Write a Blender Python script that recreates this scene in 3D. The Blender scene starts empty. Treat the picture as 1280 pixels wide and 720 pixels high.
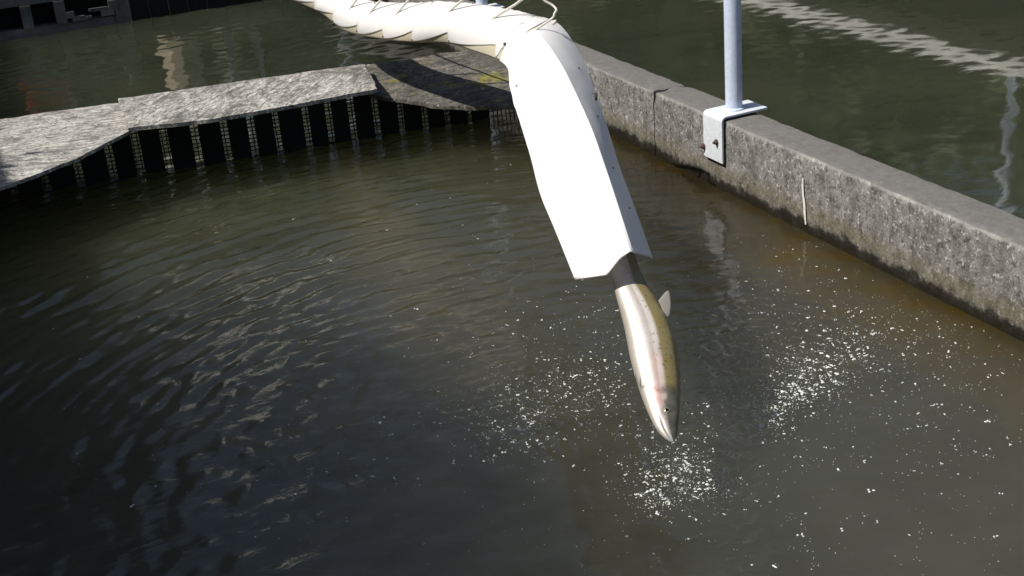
import bpy, math, random
import numpy as np
from mathutils import Vector, noise

random.seed(7); rng = np.random.default_rng(7)
scene = bpy.context.scene
COL = scene.collection

# ------------------------------------------------------------------ frames
# camera: 1.7 m above the water, pitched 23 deg down, rolled 5 deg
CF, TH, RHO, CH = 1650.0, math.radians(23), math.radians(5), 1.7
Fv = np.array([0, math.cos(TH), -math.sin(TH)])
U0 = np.array([0, math.sin(TH), math.cos(TH)]); R0 = np.array([1., 0, 0])
CX = math.cos(RHO)*R0 - math.sin(RHO)*U0
CY = math.sin(RHO)*R0 + math.cos(RHO)*U0
CAM = np.array([0, 0, CH])
def ray(px, py): return (Fv*CF + CX*(px-640) - CY*(py-360))/CF
def onz(px, py, z):
    r = ray(px, py); return CAM + r*((z-CH)/r[2])
def atd(px, py, d): return CAM + ray(px, py)*d
# pond frame: a runs along the long concrete wall away from us, b to its right
O = np.array([.488, 5.687, 0]); AU = np.array([-.362, .932, 0]); BV = np.array([.932, .362, 0])
def W(a, b, z): return O + AU*a + BV*b + np.array([0, 0, z])
def AB(p):
    q = np.asarray(p) - O; return float(q@AU), float(q@BV)
FRAME = math.atan2(.362, .932)

# ------------------------------------------------------------------ mesh helpers
class MB:
    def __init__(s): s.v = []; s.f = []; s.attr = {}
    def add(s, vs, fs):
        n = len(s.v); s.v += [tuple(map(float, p)) for p in vs]; s.f += [tuple(i+n for i in f) for f in fs]
        return s
    def box(s, c, ax, ay, az):                      # centre and three half-axis vectors
        c, ax, ay, az = map(np.asarray, (c, ax, ay, az))
        vs = [c + i*ax + j*ay + k*az for k in (-1, 1) for j in (-1, 1) for i in (-1, 1)]
        fs = [(0,2,3,1),(4,5,7,6),(0,1,5,4),(2,6,7,3),(0,4,6,2),(1,3,7,5)]
        return s.add(vs, fs)
    def abox(s, a0, a1, b0, b1, z0, z1):
        return s.box(W((a0+a1)/2, (b0+b1)/2, (z0+z1)/2), BV*(b1-b0)/2, AU*(a1-a0)/2, np.array([0,0,(z1-z0)/2]))
    def tube(s, pts, r, n=12, cap=True):
        pts = [np.asarray(p, float) for p in pts]; rs = r if hasattr(r, '__len__') else [r]*len(pts)
        rings = []; ref = None
        for i, p in enumerate(pts):
            t = pts[min(i+1, len(pts)-1)] - pts[max(i-1, 0)]; t = t/np.linalg.norm(t)
            if ref is None: ref = np.array([1., 0, 0]) if abs(t[0]) < .8 else np.array([0, 1., 0])
            e1 = ref - t*(ref@t); e1 /= np.linalg.norm(e1); e2 = np.cross(t, e1); ref = e1
            rings.append([p + rs[i]*(math.cos(q)*e1 + math.sin(q)*e2) for q in np.linspace(0, 2*math.pi, n, endpoint=False)])
        return s.loft(rings, cap)
    def loft(s, rings, cap=True, closed=True):
        n = len(rings[0]); vs = [p for r in rings for p in r]; fs = []
        for i in range(len(rings)-1):
            for j in range(n if closed else n-1):
                k = (j+1) % n
                fs.append((i*n+j, i*n+k, (i+1)*n+k, (i+1)*n+j))
        if cap and closed:
            fs.append(tuple(range(n-1, -1, -1))); fs.append(tuple((len(rings)-1)*n + j for j in range(n)))
        return s.add(vs, fs)
    def sphere(s, c, r, e=(1,1,1), nu=12, nv=8):
        c = np.asarray(c)
        rings = []
        for i in range(nv+1):
            th = math.pi*(i/nv)*.999 + .0005
            rings.append([c + r*np.array([math.sin(th)*math.cos(q)*e[0], math.sin(th)*math.sin(q)*e[1], math.cos(th)*e[2]])
                          for q in np.linspace(0, 2*math.pi, nu, endpoint=False)])
        return s.loft(rings, True)
    def build(s, name, mat, parent=None, loc=None, smooth=False, angle=None):
        if loc is None: loc = np.array(parent['_loc'][:]) if parent is not None else np.zeros(3)
        me = bpy.data.meshes.new(name)
        vs = np.array(s.v) - np.asarray(loc)
        me.from_pydata(vs.tolist(), [], s.f); me.validate()
        import bmesh
        bm = bmesh.new(); bm.from_mesh(me); bmesh.ops.recalc_face_normals(bm, faces=bm.faces); bm.to_mesh(me); bm.free()
        if smooth or angle: me.polygons.foreach_set('use_smooth', [True]*len(me.polygons))
        if angle: me.set_sharp_from_angle(angle=math.radians(angle))
        me.materials.append(mat)
        ob = bpy.data.objects.new(name, me); COL.objects.link(ob)
        if parent is not None: ob.parent = parent
        else: ob.location = loc
        ob['_loc'] = list(map(float, loc))
        return ob
def tag(o, label=None, cat=None, group=None, kind=None):
    if label: o['label'] = label
    if cat: o['category'] = cat
    if group: o['group'] = group
    if kind: o['kind'] = kind
    return o
def empty(name, loc):
    o = bpy.data.objects.new(name, None); COL.objects.link(o); o.location = loc
    o.empty_display_size = .1; o['_loc'] = list(map(float, loc)); return o
def nz(p, s=1.0, o=0.0): return noise.noise(Vector((p[0]*s+o, p[1]*s+o*1.7, p[2]*s-o)))
def catmull(pts, n):
    P = np.array(pts, float); m = len(P); out = []
    for t in np.linspace(0, m-1, n):
        i = min(int(t), m-2); f = t-i
        p0, p1, p2, p3 = P[max(i-1,0)], P[i], P[i+1], P[min(i+2,m-1)]
        out.append(.5*((2*p1)+(-p0+p2)*f+(2*p0-5*p1+4*p2-p3)*f*f+(-p0+3*p1-3*p2+p3)*f**3))
    return np.array(out)

# ------------------------------------------------------------------ materials
class NT:
    def __init__(s, name):
        s.m = bpy.data.materials.new(name); s.m.use_nodes = True
        s.t = s.m.node_tree; s.n = s.t.nodes; s.n.clear()
        s.out = s.n.new('ShaderNodeOutputMaterial'); s.b = s.n.new('ShaderNodeBsdfPrincipled')
        s.l(s.b.outputs[0], s.out.inputs['Surface'])
        s.tc = s.n.new('ShaderNodeTexCoord')
    def l(s, a, b): s.t.links.new(a, b)
    def map(s, scale=(1,1,1), rot=0., src=None, loc=(0,0,0)):
        m = s.n.new('ShaderNodeMapping'); m.inputs['Scale'].default_value = scale
        m.inputs['Location'].default_value = loc
        r = s.n.new('ShaderNodeVectorRotate'); r.rotation_type = 'Z_AXIS'; r.inputs['Angle'].default_value = -rot
        s.l(src or s.tc.outputs['Object'], r.inputs['Vector']); s.l(r.outputs[0], m.inputs['Vector']); return m.outputs[0]
    def noise(s, vec, scale, detail=5, rough=.6, dist=0.):
        k = s.n.new('ShaderNodeTexNoise'); k.inputs['Scale'].default_value = scale; k.inputs['Detail'].default_value = detail
        k.inputs['Roughness'].default_value = rough; k.inputs['Distortion'].default_value = dist
        s.l(vec, k.inputs['Vector']); return k.outputs['Fac']
    def vor(s, vec, scale, feat='F1'):
        k = s.n.new('ShaderNodeTexVoronoi'); k.inputs['Scale'].default_value = scale; k.feature = feat
        s.l(vec, k.inputs['Vector']); return k.outputs['Distance']
    def ramp(s, fac, stops):
        r = s.n.new('ShaderNodeValToRGB'); e = r.color_ramp.elements
        while len(e) < len(stops): e.new(.5)
        for i, (p, c) in enumerate(stops):
            e[i].position = p; c = c if hasattr(c, '__len__') else (c, c, c); e[i].color = (*c, 1)
        s.l(fac, r.inputs['Fac']); return r.outputs['Color']
    def mix(s, fac, a, b, mode='MIX'):
        k = s.n.new('ShaderNodeMix'); k.data_type = 'RGBA'; k.blend_type = mode
        for v, i in ((fac, k.inputs[0]), (a, k.inputs[6]), (b, k.inputs[7])):
            if hasattr(v, 'is_output'): s.l(v, i)
            else: i.default_value = (*v, 1) if hasattr(v, '__len__') else v
        return k.outputs[2]
    def math(s, op, a, b=0.):
        k = s.n.new('ShaderNodeMath'); k.operation = op; k.use_clamp = False
        for v, i in ((a, k.inputs[0]), (b, k.inputs[1])):
            if hasattr(v, 'is_output'): s.l(v, i)
            else: i.default_value = v
        return k.outputs[0]
    def col(s, c):
        if hasattr(c, 'is_output'): s.l(c, s.b.inputs['Base Color'])
        else: s.b.inputs['Base Color'].default_value = (*c, 1)
    def set(s, **k):
        for n, v in k.items():
            i = s.b.inputs[n.replace('_', ' ')]
            if hasattr(v, 'is_output'): s.l(v, i)
            else: i.default_value = v
    def bump(s, h, strength=.5, dist=.01, prev=None):
        k = s.n.new('ShaderNodeBump'); k.inputs['Strength'].default_value = strength; k.inputs['Distance'].default_value = dist
        s.l(h, k.inputs['Height'])
        if prev: s.l(prev, k.inputs['Normal'])
        s.l(k.outputs[0], s.b.inputs['Normal']); return k.outputs[0]
    def zpos(s):
        g = s.n.new('ShaderNodeNewGeometry'); x = s.n.new('ShaderNodeSeparateXYZ'); s.l(g.outputs['Position'], x.inputs[0]); return x.outputs['Z']
    def pos(s):
        g = s.n.new('ShaderNodeNewGeometry'); return g.outputs['Position']

def m_concrete(name, dark=1.0, top_dark=True, tint=(.98, 1., 1.07)):
    t = NT(name); P = t.pos()
    v = t.map(src=P); big = t.noise(v, 2.2, 4, .6); mid = t.noise(v, 14, 6, .7); fine = t.noise(v, 130, 3, .7)
    streak = t.noise(t.map((14, 14, 1.3), src=P), 1.6, 4, .6)
    c = t.ramp(mid, [(.30, (.085, .082, .074)), (.48, (.175, .168, .150)), (.68, (.29, .28, .25))])
    c = t.mix(t.ramp(big, [(.40, 0.), (.68, .45)]), c, (.12, .115, .095))
    c = t.mix(t.ramp(streak, [(.45, 0.), (.72, .5)]), c, (.30, .29, .26))
    c = t.mix(t.ramp(t.noise(v, 38, 4, .75), [(.38, .85), (.49, 0.)]), c, (.055, .052, .044))
    c = t.mix(t.ramp(fine, [(.34, .6), (.5, 0.)]), c, (.04, .038, .032))          # exposed dark aggregate
    c = t.mix(t.ramp(t.noise(v, 60, 3, .65), [(.57, 0.), (.66, .85)]), c, (.42, .41, .37))
    dk = t.noise(t.map((9, 9, 1.6), src=P), 1.3, 3, .6)
    c = t.mix(t.ramp(dk, [(.56, 0.), (.70, .45)]), c, (.07, .066, .055))
    if top_dark:                                                                       # lichen film on the flat top, colour deepened to offset the high sun
        g = t.n.new('ShaderNodeNewGeometry'); sx = t.n.new('ShaderNodeSeparateXYZ'); t.l(g.outputs['True Normal'], sx.inputs[0])
        up = t.ramp(sx.outputs['Z'], [(.55, 0.), (.9, 1.)])
        c = t.mix(t.math('MULTIPLY', up, .92), c, t.mix(t.noise(v, 30, 5, .7), (.075, .071, .062), (.185, .175, .157)))
        ez = t.ramp(t.math('ADD', t.zpos(), t.math('MULTIPLY', t.math('SUBTRACT', mid, .5), .02)), [(.262, 0.), (.270, .55), (.2785, .5), (.282, 0.)])
        c = t.mix(t.math('MULTIPLY', ez, t.math('SUBTRACT', 1., up)), c, (.36, .35, .32))     # worn pale arris
    z = t.math('ADD', t.zpos(), t.math('MULTIPLY', t.math('SUBTRACT', t.noise(v, 14, 5, .75), .5), .11))
    c = t.mix(t.ramp(z, [(.034, .97), (.060, 0.)]), c, (.012, .010, .006))           # wet, algae-dark waterline
    zz = t.ramp(z, [(.036, 0.), (.064, .6), (.12, 0.)])
    c = t.mix(zz, c, (.10, .082, .035))
    if dark != 1.0: c = t.mix(1.0, c, tuple(dark*k for k in tint), 'MULTIPLY')
    t.col(c); t.set(Roughness=t.ramp(z, [(.01, .35), (.06, .92)]))
    b = t.bump(mid, .55, .012); t.bump(fine, .5, .004, b)
    return t.m
def m_board(name, base, hi, lo, rot, moss=0., stain=.5, seed=0.):
    t = NT(name); v = t.map((3.0, 11, 6), rot, src=t.pos(), loc=(seed, seed*2, 0)); p = t.map(src=t.pos(), loc=(seed, 0, seed))
    grain = t.noise(v, 3.2, 8, .72, .8); blot = t.noise(p, 5.5, 8, .78, .5); big = t.noise(p, 2.5, 4, .6)
    c = t.ramp(grain, [(.30, lo), (.47, base), (.62, hi)])
    c = t.mix(t.ramp(big, [(.42, 0.), (.72, .4)]), c, hi)
    spk = t.noise(t.map((2.2, 7, 5), rot, src=t.pos(), loc=(seed+3, 0, 0)), 6.5, 8, .76, 1.6)
    c = t.mix(t.ramp(spk, [(.49, 0.), (.60, stain)]), c, tuple(x*.20 for x in base))
    c = t.mix(t.ramp(blot, [(.51, 0.), (.62, stain)]), c, tuple(x*.30 for x in base))
    c = t.mix(t.ramp(t.noise(p, 70, 4, .7), [(.38, .8), (.48, 0.)]), c, tuple(x*.22 for x in base))
    c = t.mix(t.ramp(t.noise(p, 17, 5, .75, .8), [(.55, 0.), (.63, .75)]), c, tuple(x*.25 for x in base))
    c = t.mix(t.ramp(t.noise(p, 26, 4, .6, .6), [(.66, 0.), (.70, .9)]), c, (.55, .54, .50))
    c = t.mix(t.ramp(t.noise(v, 7, 3, .6, .3), [(.62, 0.), (.72, .6)]), c, (.23, .17, .11))
    if moss:
        c = t.mix(t.math('MULTIPLY', t.ramp(t.noise(p, 6.5, 6, .75), [(.57, 0.), (.66, 1.)]), moss), c, (.24, .215, .018))
        c = t.mix(t.ramp(t.noise(p, 14, 6, .75), [(.52, 0.), (.66, .7)]), c, (.035, .034, .03))
    t.col(c); t.set(Roughness=.9)
    b = t.bump(grain, .8, .012); t.bump(blot, .4, .008, b); return t.m
def m_plain(name, c, rough=.7, metal=0., var=.25, scale=12., bump=.15, **kw):
    t = NT(name); p = t.map(src=t.pos())
    n = t.noise(p, scale, 6, .65)
    t.col(t.mix(t.ramp(n, [(.3, 0.), (.7, 1.)]), tuple(x*(1-var) for x in c), tuple(min(1, x*(1+var)) for x in c)))
    t.set(Roughness=rough, Metallic=metal, **kw)
    if bump: t.bump(n, bump, .004)
    return t.m
def m_vinyl(name, c, trans=.25):
    t = NT(name); p = t.map(src=t.pos())
    n = t.noise(p, 9, 5, .6)
    dirt = t.noise(p, 34, 4, .7)
    cc = t.mix(t.ramp(n, [(.35, 0.), (.75, .5)]), c, tuple(x*.93 for x in c))
    cc = t.mix(t.ramp(dirt, [(.70, 0.), (.76, .5)]), cc, (.42, .40, .34))
    t.col(cc); t.set(Roughness=.42)
    t.bump(n, .12, .01)
    tr = t.n.new('ShaderNodeBsdfTranslucent'); t.l(cc, tr.inputs['Color'])
    mx = t.n.new('ShaderNodeMixShader'); mx.inputs[0].default_value = trans
    t.l(t.b.outputs[0], mx.inputs[1]); t.l(tr.outputs[0], mx.inputs[2]); t.l(mx.outputs[0], t.out.inputs['Surface'])
    return t.m
def m_galv(name, c1=(.44, .51, .66), c2=(.60, .67, .81)):
    t = NT(name); p = t.map(src=t.pos())
    n = t.noise(p, 22, 5, .65); w = t.vor(p, 60)
    c = t.mix(n, c1, c2)
    c = t.mix(t.ramp(w, [(.1, .25), (.6, 0.)]), c, (.30, .33, .40))
    c = t.mix(t.ramp(t.noise(p, 40, 5, .7), [(.66, 0.), (.74, .6)]), c, (.22, .19, .17))
    t.col(c); t.set(Roughness=.5, Metallic=.0); t.bump(n, .1, .003); return t.m
def m_water(name, fine=.35, attr=False):
    t = NT(name); P = t.pos(); p = t.map(src=P)
    n = t.noise(p, .9, 4, .55); n2 = t.noise(p, 3.1, 5, .6)
    c = t.mix(t.ramp(n, [(.35, 0.), (.7, 1.)]), (.024, .029, .018), (.038, .043, .027))
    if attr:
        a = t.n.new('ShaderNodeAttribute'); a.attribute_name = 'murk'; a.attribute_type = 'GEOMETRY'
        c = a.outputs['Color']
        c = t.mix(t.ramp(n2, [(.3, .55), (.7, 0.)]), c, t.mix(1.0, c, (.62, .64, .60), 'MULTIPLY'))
    t.col(c)
    t.set(Roughness=.035, IOR=1.333)
    t.b.subsurface_method = 'BURLEY'
    t.set(Subsurface_Weight=1., Subsurface_Radius=(1., 1., .8), Subsurface_Scale=1.7)
    fb = t.noise(t.map((1.0, 2.6, 1), FRAME, src=P), 16, 3, .55, .4)
    t.bump(fb, fine, .006)
    return t.m

M = dict(
    concrete=m_concrete('weathered_concrete', .98), concrete_far=m_concrete('old_concrete', .8),
    paving=m_concrete('walkway_concrete', 1.3, False),
    board_a=m_board('weathered_plywood', (.33, .322, .30), (.64, .625, .58), (.075, .07, .062), math.radians(12), 0., .75, 1.),
    board_b=m_board('weathered_ply_strip', (.29, .283, .265), (.64, .625, .58), (.055, .052, .05), math.radians(75), 0., .85, 4.),
    board_c=m_board('mossy_plywood', (.095, .088, .075), (.21, .195, .17), (.028, .026, .022), math.radians(20), .75, .7, 9.),
    black_wood=m_plain('black_timber', (.005, .0048, .0045), .8, 0, .5, 20),
    wire=m_plain('screen_wire', (.018, .018, .017), .5, .5, .2, 30, 0),
    vinyl=m_vinyl('white_vinyl', (.86, .86, .86), .24), liner=m_vinyl('cream_liner', (.62, .57, .44), .12),
    eyelet=m_plain('dull_eyelet', (.10, .095, .085), .5, .5, .2, 30, 0),
    rope=m_plain('pale_rope', (.62, .60, .54), .9, 0, .2, 120, .3), cable=m_plain('dark_cable', (.06, .06, .06), .6, 0, .2, 50, 0),
    galv=m_galv('galvanised_steel'), galv_pale=m_galv('galvanised_plate', (.50, .54, .60), (.68, .71, .76)), rust=m_plain('rusty_bolt', (.10, .06, .045), .85, .2, .45, 160, .4),
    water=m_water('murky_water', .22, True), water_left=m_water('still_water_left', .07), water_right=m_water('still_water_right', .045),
    foam=m_plain('foam', (.62, .64, .62), .25, 0, .1, 50, 0),
    lime=m_plain('lime_streak', (.62, .61, .57), .9, 0, .2, 90, .2),
    earth=m_plain('earth_ground', (.075, .065, .040), .95, 0, .4, 3, .4), grass_hill=m_plain('hillside_green', (.035, .045, .018), .95, 0, .5, .6, .3),
    leaf=m_plain('leaves', (.045, .060, .018), .6, 0, .45, .9, 0), bark=m_plain('bark', (.06, .048, .035), .9, 0, .3, 9, .4),
    shed=m_plain('dark_siding', (.05, .046, .042), .8, 0, .3, 6, .2), roofing=m_plain('roof_metal', (.12, .12, .125), .5, .4, .2, 5, .1),
    white_wall=m_plain('white_render', (.80, .80, .78), .8, 0, .06, 3, .1),
    tan=m_plain('tan_timber', (.52, .43, .31), .8, 0, .2, 9, .3), red=m_plain('red_plastic', (.42, .05, .02), .4, 0, .1, 9, 0),
    pale=m_plain('pale_concrete_edge', (.76, .76, .74), .85, 0, .2, 8, .3), navy=m_plain('dark_wall', (.025, .028, .034), .8, 0, .4, 6, .2),
    pale_wood=m_plain('grey_frame_timber', (.15, .148, .14), .85, 0, .45, 9, .5),
)

# ------------------------------------------------------------------ setting: ground, water, hills
PA0, PA1, PB0, PB1 = -4.25, 4.75, -3.6, 3.15         # inside of the pond block in (a, b)
g = MB()
Z = -1.3
def q(a0, a1, b0, b1, z, n=1): g.add([W(a0,b0,z), W(a0,b1,z), W(a1,b1,z), W(a1,b0,z)], [(0,1,2,3)])
q(PA0-.3, PA1+.8, PB0-.3, PB1+.8, Z)
B = 400.
for (a0,a1,b0,b1) in ((-B,PA0-.3,-B,B),(PA1+.8,B,-B,B),(PA0-.3,PA1+.8,-B,PB0-.3),(PA0-.3,PA1+.8,PB1+.8,B)): q(a0,a1,b0,b1,.20)
for (p0,p1) in (((PA0-.3,PB0-.3),(PA1+.8,PB0-.3)),((PA1+.8,PB0-.3),(PA1+.8,PB1+.8)),((PA1+.8,PB1+.8),(PA0-.3,PB1+.8)),((PA0-.3,PB1+.8),(PA0-.3,PB0-.3))):
    g.add([W(*p0,Z), W(*p1,Z), W(*p1,.20), W(*p0,.20)], [(0,1,2,3)])
tag(g.build('ground', M['earth']), kind='structure')

SCREEN = lambda b: .56 - .10*b                     # line of the fish screen
def water_grid(name, a0f, a1f, b0, b1, na, nb, mat, hfun, cfun=None):
    bs = np.linspace(b0, b1, nb); ss = np.linspace(0, 1, na)
    Bm, Sm = np.meshgrid(bs, ss); A0 = a0f(Bm); A1 = a1f(Bm); Am = A0 + (A1-A0)*Sm
    X = O[0] + AU[0]*Am + BV[0]*Bm; Y = O[1] + AU[1]*Am + BV[1]*Bm
    Zm = hfun(X, Y, Am, Bm)
    co = np.stack([X, Y, Zm], -1).reshape(-1, 3)
    i = np.arange((na-1)*nb).reshape(na-1, nb)[:, :-1].ravel()
    f = np.stack([i, i+1, i+nb+1, i+nb], 1)
    me = bpy.data.meshes.new(name); me.from_pydata(co.tolist(), [], f.tolist())
    me.polygons.foreach_set('use_smooth', [True]*len(me.polygons)); me.materials.append(mat)
    if cfun is not None:
        c = cfun(X, Y, Am, Bm).reshape(-1, 3); at = me.color_attributes.new('murk', 'FLOAT_COLOR', 'POINT')
        at.data.foreach_set('color', np.concatenate([c, np.ones((len(c), 1))], 1).astype(np.float32).ravel())
    o = bpy.data.objects.new(name, me); COL.objects.link(o); return tag(o, kind='structure')

def waves(X, Y, lst):
    z = np.zeros_like(X)
    for (ang, lam, amp, ph) in lst:
        k = 2*math.pi/lam; z += amp*np.sin(k*(X*math.cos(ang)+Y*math.sin(ang)) + ph)
    return z
def patchy(X, Y, s, ph):                           # slow 0..1 variation
    return .5 + .25*np.sin(X*s+ph+1.3*np.sin(Y*s*.7+ph)) + .25*np.sin(Y*s*1.2-ph+1.1*np.sin(X*s*.9))
RINGS = [(onz(800, 540, 0), .125, 1.0), (onz(690, 520, 0), .095, .6), (onz(1000, 480, 0), .09, .35)]
WL = [(rng.uniform(0, 2*math.pi), rng.uniform(.05, .16), rng.uniform(.3, 1.), rng.uniform(0, 6.3)) for _ in range(22)]
CHOP = [(onz(665, 505, 0), .22), (onz(1005, 475, 0), .25), (onz(845, 598, 0), .15), (onz(760, 520, 0), .20), (onz(960, 420, 0), .25)]
def h_main(X, Y, A, Bq):
    z = np.zeros_like(X)
    for (c, lam, s) in RINGS:
        r = np.hypot(X-c[0], Y-c[1]); th_ = np.arctan2(Y-c[1], X-c[0])
        rr = r + .035*np.sin(3*th_+r*2) + .020*np.sin(9*th_+r*5.3+c[0]*7) + .012*np.sin(21*th_-r*7.)
        fade = np.clip((r-.35)/.9, 0, 1)*np.exp(-np.clip(r-1.4, 0, 9)*.22)
        left = np.clip((.9-Bq-1.2)/1.2, .10, 1)*np.clip((A+1.9+.35*(Bq+2))/1.5, .10, 1)   # livelier in the open than in the lee of the wall
        m1 = patchy(X, Y, 3.1, 1.)*patchy(X, Y, 7.3, 4.)*patchy(X*1.3, Y*3., 4., 2.)
        m2 = patchy(X, Y, 2.2, .3)*patchy(X*2, Y*4., 5., 5.)
        z += s*.0050*fade*left*(np.sin(2*math.pi*rr/lam)*(.32+2.3*m1) + .6*np.sin(2*math.pi*rr/(lam*.57)+1.1)*(.22+2.3*m2))
    for (c, sg) in CHOP:                               # splashed patches: short confused chop
        z += waves(X, Y, [(a, l*.34, .00085*m*l/.1, p*3) for (a, l, m, p) in WL[:14]])*np.exp(-((X-c[0])**2+(Y-c[1])**2)/sg**2)
        r = np.hypot(X-c[0], Y-c[1]); z += .0011*np.sin(r*2*math.pi/.05)*np.exp(-(r/(sg*1.5))**2)*np.clip(r/.1, 0, 1)*(.3+patchy(X, Y, 5., 1.))
    calm = np.clip(-Bq/2.2, .36, 1)
    z += waves(X, Y, [(a, l, .00045*m*l/.1, p) for (a, l, m, p) in WL])*calm*(.4+patchy(X, Y, 1.7, 2.))
    return z
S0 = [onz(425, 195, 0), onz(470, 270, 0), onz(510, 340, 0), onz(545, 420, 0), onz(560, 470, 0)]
def c_main(X, Y, A, Bq):
    base = np.array([.057, .057, .043]); c = np.ones(X.shape+(3,))*base
    k = np.clip((A-.2+1.5)/1.9, 0, 1)[..., None]      # far end: darker, greener colour
    c = c*(1-k) + np.array([.038, .044, .020])*k
    wob = .12*np.sin(A*4.1)+.08*np.sin(A*9.3+1)
    e = np.exp(-np.clip(-Bq+wob*.6-.05, 0, 9)/.24)[..., None]*(.55+.9*patchy(X*5, Y*5, 4., 1.)*patchy(X*9, Y*11, 3., 2.))[..., None]   # algae ledge under water along the wall
    c = c*(1-e) + np.array([.070, .048, .012])*e
    # curved band of paler brown colour
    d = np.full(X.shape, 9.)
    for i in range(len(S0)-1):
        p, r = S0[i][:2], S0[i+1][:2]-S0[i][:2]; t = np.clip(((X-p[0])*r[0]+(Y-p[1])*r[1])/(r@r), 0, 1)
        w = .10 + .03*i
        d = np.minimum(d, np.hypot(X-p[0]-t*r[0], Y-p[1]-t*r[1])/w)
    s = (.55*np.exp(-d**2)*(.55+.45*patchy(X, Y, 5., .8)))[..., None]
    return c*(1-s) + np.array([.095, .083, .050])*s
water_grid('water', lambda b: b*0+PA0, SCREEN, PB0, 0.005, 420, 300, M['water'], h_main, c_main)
WL2 = [(rng.uniform(0, 2*math.pi), rng.uniform(.07, .26), rng.uniform(.3, 1.), rng.uniform(0, 6.3)) for _ in range(16)]
h_l = lambda X, Y, A, Bq: waves(X, Y, [(a, l, .00050*m*l/.1, p) for (a, l, m, p) in WL2])*(.3+patchy(X, Y, 1.4, .5))
h_r = lambda X, Y, A, Bq: waves(X, Y, [(a, l, .00013*m*l/.1, p) for (a, l, m, p) in WL2])*(.3+patchy(X, Y, 1.1, 3.5))
water_grid('water', SCREEN, lambda b: b*0+PA1+.7, PB0, 0.005, 220, 200, M['water_left'], h_l)
water_grid('water', lambda b: b*0+PA0, lambda b: b*0+PA1+.7, .150, PB1+.7, 420, 180, M['water_right'], h_r)

# hillside and the wood on it, beyond the ponds
hl = MB(); na, nr = 90, 16
AZ = np.linspace(math.radians(-75), math.radians(95), na)
def hill_top(az):
    d = math.degrees(az)
    return (8.5 + 14*max(0, min(1, (-17.5-d)/5)))*(1-.55*math.exp(-((d+12)/4.6)**4)) + 2.0*math.sin(d*.23) + 2.5*max(0, min(1, (d-20)/20))
rings = []
for az in AZ:
    row = []
    for k in range(nr):
        r = 15 + k*2.2; h = .20 + (hill_top(az)*.55)*min(1, (k/7))**1.2 - (0 if k < nr-1 else 0)
        p = np.array([r*math.sin(az), r*math.cos(az), h]); p[2] += .5*nz(p, .35)*min(1, k/2) - (.06 if k == 0 else 0)
        row.append(p)
    rings.append(row)
hl.loft(rings, False, False)
tag(hl.build('hillside', M['grass_hill'], smooth=True), kind='structure')
lf = MB(); vs = []; fs = []
for az in np.linspace(AZ[0], AZ[-1], 95):
    for k in range(4):
        r = 16.5 + k*2.6 + rng.uniform(-1, 1); z0 = .2 + hill_top(az)*.55*min(1, (r-15)/15.4)**1.2
        ht = hill_top(az)*.5*rng.uniform(.7, 1.1); c0 = np.array([r*math.sin(az), r*math.cos(az), z0 + ht*.55])
        for j in range(100):
            dlt = rng.normal(size=3); dlt /= np.linalg.norm(dlt); p = c0 + dlt*np.array([1.5, 1.5, ht*.55])*rng.uniform(.55, 1.05)
            e1 = rng.normal(size=3); e1 /= np.linalg.norm(e1); e2 = np.cross(e1, rng.normal(size=3)); e2 /= np.linalg.norm(e2); s = rng.uniform(.18, .42)
            n = len(vs); vs += [p+e1*s, p+e2*s*.6, p-e1*s, p-e2*s*.6]; fs.append((n, n+1, n+2, n+3))
lf.add(vs, fs)
tag(lf.build('woodland', M['leaf']), 'dark green wood covering the slope beyond the ponds', 'woodland', kind='stuff')

# ------------------------------------------------------------------ concrete walls
def rough_block(mb, a0, a1, b0, b1, z0, z1, step=.03, amp=.004, chip=.010, seed=0.):
    r = .008; prof = []
    def seg(p, q2):
        n = max(1, int(math.hypot(q2[0]-p[0], q2[1]-p[1])/step))
        for i in range(n): t = i/n; prof.append((p[0]+(q2[0]-p[0])*t, p[1]+(q2[1]-p[1])*t))
    zs = max(z0, -.12)
    seg((b0, z0), (b0, zs)) if zs > z0 else None
    seg((b0, zs), (b0, z1-r)); prof.append((b0+r*.3, z1-r*.3)); seg((b0+r, z1), (b1-r, z1)); prof.append((b1-r*.3, z1-r*.3))
    seg((b1, z1-r), (b1, zs)); seg((b1, zs), (b1, z0)) if zs > z0 else None; prof.append((b1, z0))
    n = max(2, int((a1-a0)/step)); rings = []
    for i in range(n+1):
        a = a0 + (a1-a0)*i/n; ring = []
        for (b, z) in prof:
            p = W(a, b, z); db, dz = (1 if b > (b0+b1)/2 else -1), 0
            edge = max(0, 1 - (abs(z-z1) + min(abs(b-b0), abs(b-b1)))/.035)
            e2 = max(0, 1 - min(abs(a-a0), abs(a-a1))/.03) if z > z1-.04 else 0
            dsp = amp*nz(p, 9, seed) + amp*.6*nz(p, 31, seed+3)
            c = chip*max(0, nz(p, 16, seed+5)+.25)*edge + .012*e2*max(0, nz(p, 20, seed)+.4)
            if abs(z-z1) < 1e-6: p = p + np.array([0, 0, dsp - c])
            else: p = p + BV*db*(dsp - c) - np.array([0, 0, c*.8])
            ring.append(p)
        rings.append(ring)
    mb.loft(rings, True)
WZ, WT = .28, .155
aj = AB(onz(819, 113, WZ))[0]
mb = MB(); rough_block(mb, PA0-.05, aj-.004, 0, WT, -1.2, WZ, .02, .0012, .0035, seed=1.)
w1 = mb.build('pond_wall', M['concrete'], loc=W((PA0+aj)/2, WT/2, 0), angle=50)
tag(w1, 'near length of grey concrete pond wall with a white lime streak, carrying the bolted bracket', 'wall', 'lengths of the concrete divider wall')
mb = MB(); rough_block(mb, aj+.004, PA1+.7, 0, WT, -1.2, WZ-.003, .02, .0012, .0035, seed=7.)
w2 = mb.build('pond_wall', M['concrete'], loc=W((PA1+aj)/2, WT/2, 0), angle=50)
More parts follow.
